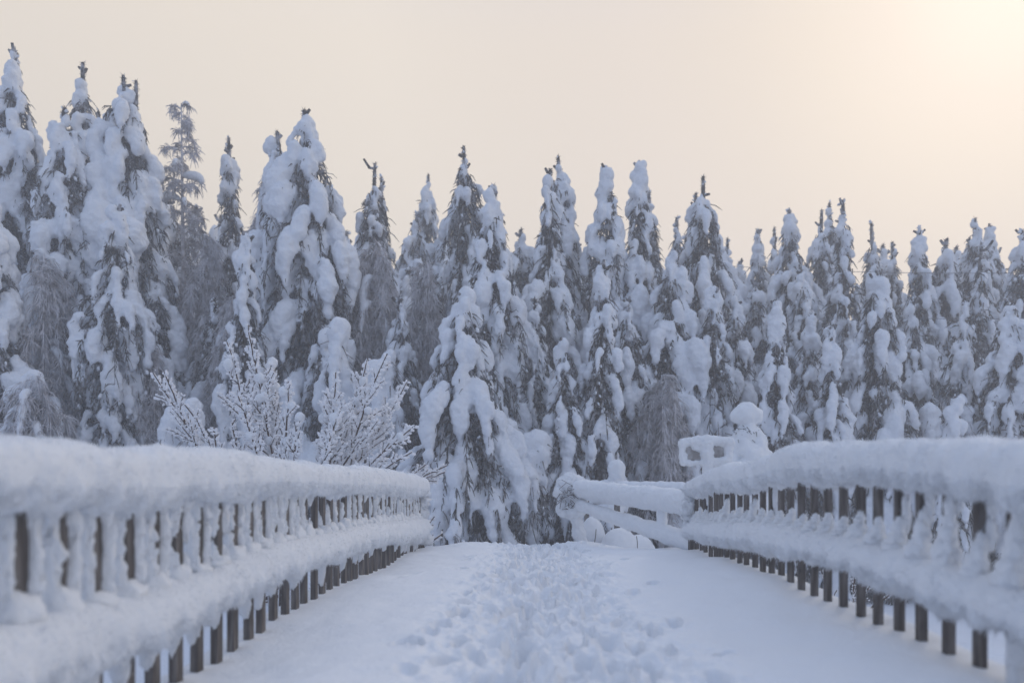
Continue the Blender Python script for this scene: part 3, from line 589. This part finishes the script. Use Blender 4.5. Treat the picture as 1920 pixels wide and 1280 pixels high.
    V, F = join([(V, F), blobs(fl, (.010 + .040 * g.random(nf) ** 3) * (1.0 if vox < .08 else 1.3), norm(T_[i, 2] - T_[i, 1]), 2.0, 0, .35, g)])
    tV, tF = join([strands(np.concatenate(tw), np.concatenate(twr), 3, None)] + tw2)
    return dict(trunk=tr, foliage=(tV, tF), snow=(V, F))
def birch(seed, H, W, lean=0.0, dome=.5, snowy=.35, dens=1.0, upright=False):
    """a birch bowed or bristling under hoar frost: fine hanging twigs on arching boughs"""
    g = np.random.default_rng(seed)
    zz = np.linspace(0, 1, 12); tp = np.stack([lean * W * 1.4 * zz ** 2, .1 * np.sin(zz * 4), H * (zz if upright else (zz * (1.25 - .25 * zz)) * .96) - .0], -1); tp[0, 2] = -.3
    tr = tube(tp, np.linspace(.05 + .008 * H, .018, 12), 6)
    bo, br, tw, twr, C, rr, ax = [], [], [], [], [], [], []
    nb = int((80 if upright else 34) * dens + 6)
    for k in range(nb):
        u = (k + .5) / nb; u = .16 + .84 * u if upright else .30 + .70 * u
        i = min(int(u * 11), 10); b = tp[i] * (1 - (u * 11 - i)) + tp[i + 1] * (u * 11 - i); a = g.uniform(0, 6.28); t = np.linspace(0, 1, 9)
        if upright: L = W * ((1 - u) ** .6 + .16) * g.uniform(.6, 1.1); up, D = .35 * L, L * g.uniform(.3, .8)
        else: L = W * g.uniform(.35, 1.05) * min(1, .45 + 1.5 * (1 - u)); up, D = .32 * L, H * dome * g.uniform(.15, .55)
        p = np.stack([b[0] + math.cos(a) * L * np.sin(t * 1.57), b[1] + math.sin(a) * L * np.sin(t * 1.57), b[2] + up * np.sin(t * 1.9) - D * t ** 2.4], -1); p[:, 2] = np.maximum(p[:, 2], .02)
        bo.append(p); br.append(np.linspace(.030, .012, 9))
        n = int((46 if upright else 75) * (.5 + 1.6 * L) * dens); ti = g.uniform(.12, 1, n) * 8; i = np.clip(ti.astype(int), 0, 7); fr = (ti - i)[:, None]; q = p[i] * (1 - fr) + p[i + 1] * fr
        tg = norm(np.gradient(p, axis=0))[i]; d = norm(tg * .7 + g.normal(size=(n, 3)) * .85 + [0, 0, -.1]); l = g.uniform(.10, .38 if upright else .50, n)[:, None]
        s = np.linspace(0, 1, 5)[None, :, None]
        pth = q[:, None] + d[:, None] * l[:, None] * np.sin(s * 1.3) * .8 + np.array([0, 0, -1.0]) * (l[:, None] * (.40 if upright else .55)) * s ** 1.8
        tw.append(pth); twr.append(np.broadcast_to(np.array([.009, .012, .012, .010, .006]), (n, 5)))
        if g.random() < snowy:
            m = int(10 + 9 * (L + D)); tt = np.linspace(.1, .9, m) * 8; i = tt.astype(int); fr = (tt - i)[:, None]; c = p[i] * (1 - fr) + p[i + 1] * fr
            C.append(c + [0, 0, .05]); rr.append(g.uniform(.07, .14) * np.sin(np.pi * np.linspace(.15, .9, m)) ** .5); ax.append(norm(np.gradient(p, axis=0))[i])
    V, F = join([strands(np.array(bo), np.array(br), 5), strands(np.concatenate(tw), np.concatenate(twr), 3)])
    d = dict(trunk=tr, branches=(V, F))
    if C:
        V2, F2 = blobs(np.concatenate(C), np.concatenate(rr), np.concatenate(ax), 1.3, 1); V2, F2, no = remesh(V2, F2, .05, 2, ((3, .05), (11, .02)), seed); d['snow'] = (V2, F2)
    return d
def bowed(seed, H, W, load=1.0):
    """a sapling bent to the ground under its load: a few thick snowy arcs"""
    g = np.random.default_rng(seed); C, rr, ax, tw, twr, bo = [], [], [], [], [], []
    for k in range(max(6, int(8 * W))):
        a = g.uniform(0, 6.28); L = W * g.uniform(.35, 1.05); h = H * g.uniform(.55, 1.0); t = np.linspace(0, 1, 11); D = h * g.uniform(.5, .95)
        p = np.stack([math.cos(a) * L * t ** 1.1, math.sin(a) * L * t ** 1.1, h * np.sin(np.clip(t * 1.9, 0, 1.57)) - D * np.clip(t - .35, 0, 1) ** 1.8 * 2.0], -1); p[:, 2] = np.maximum(p[:, 2], 0)
        bo.append(p); tg = norm(np.gradient(p, axis=0)); m = 20; tt = np.linspace(.28, 1, m) * 10; i = np.clip(tt.astype(int), 0, 9); fr = (tt - i)[:, None]; c = p[i] * (1 - fr) + p[i + 1] * fr
        r = load * g.uniform(.11, .27) * np.sin(np.pi * np.linspace(.15, .95, m)) ** .6 * (1 + .15 * g.normal(size=m)); C.append(c + [0, 0, .05] + g.normal(size=(m, 3)) * .03); rr.append(r); ax.append(tg[i])
        n = int(60 * L + 20); ti = g.uniform(2, 10, n); i = np.clip(ti.astype(int), 0, 9); q = p[i] + (p[i + 1] - p[i]) * (ti - i)[:, None]; d = norm(g.normal(size=(n, 3)) * .5 + [0, 0, -1] + tg[i] * .5); l = g.uniform(.2, .7, n)[:, None]
        tw.append(np.stack([q, q + d * l * .5, q + d * l + [0, 0, -.1]], 1)); twr.append(np.tile([.02, .02, .005], (n, 1)))
    V, F = blobs(np.concatenate(C), np.concatenate(rr), np.concatenate(ax), 1.25, 1); V, F, no = remesh(V, F, .055, 2, ((2.2, .06), (7, .03), (16, .015)), seed)
    tV, tF = strands(np.concatenate(tw), np.concatenate(twr), 3)
    tr = strands(np.array(bo), np.linspace(.05, .012, 11), 5)
    return dict(trunk=tr, foliage=(tV, tF), snow=(V, F))
PARTMAT = dict(trunk='bark', foliage='needles', snow='tree_snow', branches='rimed_twig')
def plant_tree(name, d, loc, label, group=None, scale=1.0, fol='needles', rz=0.0):
    r = empty(name, loc, label, 'tree', group); r.scale = (scale,) * 3; r.rotation_euler.z = rz
    for k, (V, F) in d.items():
        link(k, mesh(k, V, F, M[fol if k == 'foliage' else 'rimed_twig' if 'branches' in d and k == 'trunk' else PARTMAT[k]], k != 'foliage'), r)
    return r
def place(x, ytop, Y, hw):
    X = (x - VX) / FPX * Y; gz = ground_z(X, Y).item(); return X, gz, ZC + (HY - ytop) / FPX * Y - gz, hw / FPX * Y
G1 = 'snow laden spruces along the forest edge'; G2 = 'pines showing dark tops over the forest'; G3 = 'frosted birches in the forest edge'
# kind, top x, top y, distance, half width (photo pixels), options, label
TREES = [
 ('c', 212, 388, 21, 50, dict(style='slim', tip=.15), 'slender snow column standing before the twin topped tall spruce'),
 ('c', 868, 545, 20, 82, dict(style='laden', load=1.1, tip=.3, podk=2.0), 'big drooping spruce in front row directly behind the gap between railings'),
 ('c', 1127, 500, 21, 38, dict(style='slim', tip=.1, load=1.1), 'narrow snow column tree with a round knob top above the timber barrier'),
 ('c', 1462, 565, 22, 44, dict(style='laden', tip=.2, load=1.0), 'bulging snowy spruce rising just behind the mushroom capped young spruce'),
 ('c', 1560, 615, 22, 32, dict(style='slim', tip=.1), 'thin low snow column between two broader spruces behind the railing'),
 ('c', 1645, 508, 23, 68, dict(style='wide', load=1.35, tip=.3), 'broad spruce with a wide shelf of snow behind the railing'),
 ('c', 462, 440, 21, 32, dict(style='slim', tip=.15, load=1.05), 'lumpy narrow snow column behind the tallest frosted shrub'),
 ('c', 1790, 745, 21, 26, dict(style='slim', tip=.15), 'smallest snowy sapling peeping over the railing at the low end of the forest'),
 ('c', 1062, 640, 21, 38, dict(style='slim', tip=.2), 'short twisted snow column between the big drooping spruce and the knob topped one'),
 ('c', 918, 365, 22.5, 64, dict(style='laden', tip=.1, load=1.1), 'tall white spruce with long hanging snow pods behind the big drooping spruce'),
 ('b', 985, 755, 20, 36, None, 'bowed sapling hanging two thick arms of snow beside the big drooping spruce'),
 ('b', 1140, 850, 19, 34, None, 'small bowed sapling just above the snow ball post'),
 ('w', 85, 450, 21, 78, dict(dome=.5, snowy=.6), 'weeping frosted birch domed before the tallest trees'),
 ('w', 62, 690, 18.5, 66, dict(dome=.6, snowy=.6), 'low arching frosted birch nearest the railing at the tall end of the forest'),
 ('c', -18, 380, 20, 58, dict(style='laden', load=1.25, tip=.2), 'heavily snowed spruce cut by the picture edge at the tall end'),
 ('b', 10, 770, 17.5, 60, None, 'snow hump of a bent sapling under the low arching birch'),
 ('b', 345, 690, 19, 56, None, 'bowed snowy sapling behind the open shrub with slanting shoots'),
 ('b', 650, 520, 20.5, 62, None, 'bent tree carrying a great snow arch above the broad frosted shrub'),
 ('b', 715, 585, 20, 48, None, 'lower bent tree whose snow arch hangs toward the gap'),
 ('w', 1240, 690, 22, 56, dict(dome=.8, snowy=.0, dens=1.0), 'frosted weeping birch with bare twigs behind the road sign'),
 ('w', 705, 428, 24, 74, dict(dome=.55, snowy=.1, dens=1.25), 'larger domed frosted birch between the great double spruce and the gap'),
 ('w', 800, 472, 24.5, 48, dict(dome=.5, snowy=.1, dens=1.2), 'smaller domed frosted birch leaning on the larger dome'),
 ('c', 20, 93, 23, 66, dict(style='laden', tip=.25, cover=.9, lean=.004), 'tallest spruce of the forest with a knobbed snow tip'),
 ('c', 115, 205, 22.5, 54, dict(style='slim', tip=.3, cover=.85), 'tall spruce with drooping arms below its tip, next to the tallest spruce'),
 ('p', 150, 116, 25, 58, dict(cover=.5, tip=1.1), 'dark topped pine rising behind the spruce with drooping arms'),
 ('c', 240, 143, 23.5, 88, dict(style='wide', load=1.3, tip=.7, cover=.95, twin=True, podk=2.0), 'massive white spruce with twin dark leaders'),
 ('p', 192, 210, 27, 42, dict(cover=.4, tip=1.0), 'thin dark pine squeezed beside the twin topped spruce'),
 ('u', 342, 196, 25, 64, dict(upright=True, snowy=.1, dens=1.15), 'feathery frosted larch like birch standing upright against the sky'),
 ('p', 446, 258, 27, 46, dict(cover=.6, tip=1.0), 'pine with a dark tip and one round snow lump beside the feathery birch'),
 ('w', 470, 292, 24.5, 58, dict(dome=.6, lean=.5, snowy=.1), 'leaning frosted birch whose crown bends over beside the great double spruce'),
 ('w', 385, 415, 24.2, 60, dict(dome=.6, snowy=.1, dens=1.2), 'grey frosted birch filling the gap below the feathery upright birch'),
 ('w', 435, 540, 22.6, 54, dict(dome=.6, snowy=.15, dens=1.1), 'lower frosted birch drooping just behind the tallest frosted shrub'),
 ('w', 275, 610, 21.6, 50, dict(dome=.6, snowy=.35), 'small arching frosted birch behind the open slanting shrub'),
 ('c', 588, 208, 23, 84, dict(style='wide', load=1.25, tip=.3, cover=.95, podk=1.8), 'higher half of the great double spruce with a pointed cap of snow'),
 ('c', 540, 248, 23.6, 60, dict(style='laden', load=1.15, tip=.5), 'lower half of the great double spruce with a blunt dark tip'),
 ('p', 690, 308, 27, 46, dict(cover=.6, tip=1.0, stub=.17), 'pine with a dark cross shaped tip above the larger birch dome'),
 ('p', 722, 334, 28, 36, dict(cover=.55, tip=1.0, stub=.15), 'thinner pine with a small dark cross tip above the birch domes'),
 ('c', 797, 328, 36, 42, dict(style='laden', tip=.8, cover=.95), 'pale misty spruce far behind the smaller birch dome'),
 ('p', 877, 275, 26, 60, dict(cover=.72, tip=.8), 'highest tree of the middle forest with a lumpy snow tip'),
 ('p', 945, 348, 27, 40, dict(cover=.35, tip=.2, lean=-.03), 'dark twiggy pine with a bent over tip in the middle forest'),
 ('c', 1027, 318, 24.5, 50, dict(style='laden', tip=.6, load=1.1), 'spruce with a small snow ball on its bare tip'),
 ('c', 1060, 294, 26, 54, dict(style='laden', tip=.7, load=1.1), 'tall cone spruce with a dark spike tip beside the ball tipped one'),
 ('c', 1138, 318, 25, 46, dict(style='laden', tip=.1, load=1.2), 'spruce topped by a big mushroom of snow and one drooping arm'),
 ('c', 1192, 308, 25.5, 50, dict(style='laden', tip=.1, load=1.25), 'smooth rounded snow spire next to the mushroom topped spruce'),
 ('p', 1232, 358, 29, 34, dict(cover=.5, tip=1.0, stub=.13), 'thin dark pine behind the smooth rounded spire'),
 ('c', 1314, 332, 26, 64, dict(style='laden', tip=1.0, stub=.15, cover=.75), 'stout spruce with a forked dark twig top before the dip in the treeline'),
 ('p', 1294, 362, 27, 30, dict(cover=.5, tip=.9), 'short dark tipped pine pressed against the fork topped spruce'),
 ('p', 1268, 408, 28, 38, dict(cover=.7, tip=.7), 'low pine between the thin dark pine and the fork topped spruce'),
 ('c', 1262, 475, 24, 66, dict(style='laden', load=1.25, tip=.15), 'snowy spruce with fat pods standing above the bare twig birch'),
 ('c', 1363, 447, 34, 40, dict(style='laden', tip=.7), 'faint spruce at the dip in the treeline'),
 ('c', 1395, 490, 36, 34, dict(style='laden', tip=.4), 'lowest faint spruce in the notch of the treeline'),
 ('c', 1430, 430, 32, 30, dict(style='slim', tip=.2, cover=.95), 'blunt misty spruce just past the notch'),
 ('p', 1450, 428, 34, 26, dict(cover=.6, tip=.9), 'slender misty spire paired with the blunt misty spruce'),
 ('c', 1485, 392, 30, 46, dict(style='laden', tip=.3, cover=.9), 'rounded snowy spruce third past the notch'),
 ('p', 1533, 393, 31, 40, dict(cover=.7, tip=1.0, stub=.13), 'pale pine with level side arms near its thin tip'),
 ('c', 1565, 380, 33, 36, dict(style='laden', tip=.6), 'misty pointed spruce behind the dark twin tipped pine'),
 ('p', 1590, 374, 28, 44, dict(cover=.65, tip=1.0, stub=.15), 'nearer pine with a dark twin tip standing over the low forest'),
 ('p', 1645, 418, 31, 40, dict(cover=.65, tip=.9, stub=.09), 'narrow pointed pine behind the broad shelf spruce'),
 ('p', 1672, 454, 33, 28, dict(cover=.6, tip=.7), 'small faint pine beside the narrow pointed pine'),
 ('c', 1718, 428, 29, 52, dict(style='laden', tip=.4, cover=.8), 'ragged spruce with a leaning double tip in the low forest'),
 ('c', 1840, 410, 30, 60, dict(style='laden', tip=.4, cover=.85), 'taller twin spruce at the low end, its tip dark'),
 ('c', 1864, 424, 31, 50, dict(style='laden', tip=.2, cover=.9), 'shorter twin spruce leaning on its taller neighbour'),
 ('c', 1808, 450, 33, 34, dict(style='slim', tip=.2), 'stubby misty spruce at the foot of the twin spruces'),
 ('c', 1912, 432, 28, 52, dict(style='laden', tip=.4, cover=.8), 'spruce cut by the picture edge at the low end'),
 ('p', 1828, 455, 25, 34, dict(cover=.3, tip=1.4, twigs=.7, stub=.16), 'bare topped young pine with thin level twigs before the twin spruces'),
 ('c', 1895, 560, 23, 72, dict(style='wide', load=1.2, tip=.3), 'dark bellied spruce overhanging the railing at the low end'),
 ('b', 1760, 600, 23.5, 62, None, 'bent tree with one long slanting snow bough behind the railing'),
 ('c', 1800, 555, 25, 46, dict(style='laden', tip=.4, cover=.8), 'middling spruce behind the long slanting bough'),
 ('c', 1705, 555, 26, 44, dict(style='laden', tip=.5, cover=.75), 'grey spruce wedged beside the broad shelf spruce'),
 ('c', 1385, 555, 25, 46, dict(style='laden', tip=.3), 'round shouldered spruce below the notch of the treeline'),
 ('c', 1515, 590, 25, 42, dict(style='laden', tip=.3), 'half hidden spruce behind the thin low snow column'),
 ('c', 1500, 500, 27, 46, dict(style='laden', tip=.4, cover=.8), 'second row spruce under the rounded third one past the notch'),
 ('c', 1335, 540, 23.5, 48, dict(style='laden', tip=.2, load=1.15), 'snowy spruce with a hooded top above the road sign'),
 ('c', 1185, 560, 23.5, 44, dict(style='laden', tip=.2, cover=.75), 'dim spruce beside the knob topped column, greyed by shade'),
 ('c', 1000, 560, 23, 44, dict(style='laden', tip=.2, cover=.8), 'shaded spruce between the hanging pods and the twisted column'),
 ('c', 750, 560, 23, 46, dict(style='laden', tip=.2, cover=.7), 'shaded spruce under the smaller birch dome'),
 ('c', 300, 520, 23, 50, dict(style='laden', tip=.2, cover=.65), 'shaded spruce under the feathery upright birch'),
 ('c', 400, 560, 23.5, 46, dict(style='laden', tip=.2, cover=.35), 'dark spruce with little snow between birches behind the shrubs'),
 ('c', 150, 560, 23, 48, dict(style='laden', tip=.2, cover=.5), 'dark spruce behind the weeping birch dome'),
 ('c', 600, 620, 21.5, 50, dict(style='laden', tip=.2, load=1.2, cover=.6), 'low spruce with hanging pods below the great double spruce'),
]
ONLY = os.environ.get('ONLY')
for n_, (kd, x, yt, Y, hw, kw, lab) in enumerate(TREES):
    X, gz, H, W = place(x, yt, Y, hw * (1.2 if kd in 'cp' and (kw or {}).get('style') != 'slim' else 1.08)); seed = 1000 + n_ * 7; kw = dict(kw or {}); vox = .05 if Y < 24 else .062 if Y < 28 else .08
    if kd == 'c': d = conifer(seed, H, W, vox=vox, **kw); plant_tree('spruce_tree', d, (X, Y, gz), lab, G1)
    elif kd == 'p': d = conifer(seed, H, W, style='laden', vox=vox, **kw); plant_tree('pine_tree', d, (X, Y, gz), lab, G2)
    elif kd in 'wu': d = birch(seed, H, W, **kw); plant_tree('birch_tree', d, (X, Y, gz), lab, G3)
    else: d = bowed(seed, H, W); plant_tree('bowed_sapling', d, (X, Y, gz), lab, 'saplings bowed under snow', fol='rime_needles')
# the hazy ranks behind: copies of three trees
proto = []
for k in range(3): proto.append(conifer(5000 + k, 10.0, 1.7, style='laden', cover=.9 - .1 * k, tip=.5, vox=.10, podk=1.8))
line = np.array([(-60, 230), (60, 250), (200, 290), (330, 380), (400, 400), (640, 420), (780, 440), (950, 410), (1230, 430), (1400, 530), (1650, 480), (1960, 480)])
pm = [{k: mesh(k, V, F, M[PARTMAT[k]], k != 'foliage') for k, (V, F) in d.items()} for d in proto]
g = np.random.default_rng(77); n_ = 0
for Y, st, drop in ((31, 50, 15), (36, 50, 5)):
    x = -40
    while x < 1970:
        yt = float(np.interp(x, line[:, 0], line[:, 1])) + drop + g.uniform(-15, 50); X, gz, H, W = place(x, yt, Y + g.uniform(-2, 2), 40)
        r = empty('far_spruce', (X, Y + g.uniform(-2, 2), gz), 'pale spruce deep in the forest, mostly hidden by the trees in front', 'tree', 'hazy spruces deep in the forest'); s = H / 10
        r.scale = (s, s, s); r.rotation_euler.z = g.uniform(0, 6.28)
        for k, me in pm[n_ % 3].items(): link(k, me, r)
        n_ += 1; x += st * g.uniform(.8, 1.2)
# undergrowth: one mass of rimed brush between the trunks
def thicket():
    g = np.random.default_rng(88); tw, twr, C, rr, ax = [], [], [], [], []
    for k in range(900):
        x = g.uniform(-80, 2000); Y = g.uniform(22.5, 30); X = (x - VX) / FPX * Y; gz = ground_z(X, Y).item(); h = g.uniform(.6, 4.2) * g.uniform(.5, 1.0); n = 26
        a = g.uniform(0, 6.28, n); L = g.uniform(.3, 1.1, n); t = np.linspace(0, 1, 4)[None]; z0 = gz + h * g.uniform(.35, 1.0, n)[:, None]
        p = np.stack([X + np.cos(a)[:, None] * L[:, None] * t, Y + np.sin(a)[:, None] * L[:, None] * t, z0 - L[:, None] * g.uniform(.2, 1.2, n)[:, None] * t ** 1.7], -1); p[..., 2] = np.maximum(p[..., 2], gz - .05)
        tw.append(p); twr.append(np.tile([.022, .020, .015, .004], (n, 1)))
        tw.append(np.stack([[X, Y, gz - .1], [X + g.normal(0, .1), Y, gz + h * .4], [X + g.normal(0, .2), Y, gz + h * .7], [X + g.normal(0, .3), Y, gz + h]])[None]); twr.append(np.array([[.05, .04, .03, .01]]))
    return strands(np.concatenate(tw), np.concatenate(twr), 3)
V, F = thicket(); tag(link('undergrowth', mesh('undergrowth', V, F, M['brush'], False)), 'tangle of frosted brush filling the dark spaces between the trunks', 'undergrowth', kind='stuff')
# ------------------------------------------------------------------ overhead wires before the low end of the forest
for (y0, y1, Y, lab) in ((496, 503, 24.0, 'upper thin overhead wire crossing the low end of the forest'), (582, 588, 24.0, 'lower thin overhead wire crossing the low end of the forest')):
    t = np.linspace(0, 1, 30); a, b = P(1330, y0, 34.0), P(2300, y1, 21.0); p = a + (b - a) * t[:, None]; p[:, 2] -= .25 * 4 * t * (1 - t)
    V, F = tube(p, .011, 5); tag(link('overhead_wire', mesh('overhead_wire', V, F, M['wire'])), lab, 'wire', 'overhead wires')
# ------------------------------------------------------------------ haze
V, F = box((-170, -70, ZC - 4.6), (170, 190, 18.5)); hz = link('haze', mesh('haze', V, F, bpy.data.materials.new('haze'), False)); tag(hz, 'thin ice mist over the river and forest', None, kind='stuff')
hm = hz.data.materials[0]; hm.use_nodes = True; t = hm.node_tree; t.nodes.clear(); ho = N(t, 'ShaderNodeOutputMaterial'); pv = N(t, 'ShaderNodeVolumePrincipled')
pv.inputs['Color'].default_value = (.93, .93, .95, 1); pv.inputs['Density'].default_value = 0.0085; pv.inputs['Anisotropy'].default_value = 0.25
t.links.new(pv.outputs[0], ho.inputs['Volume'])
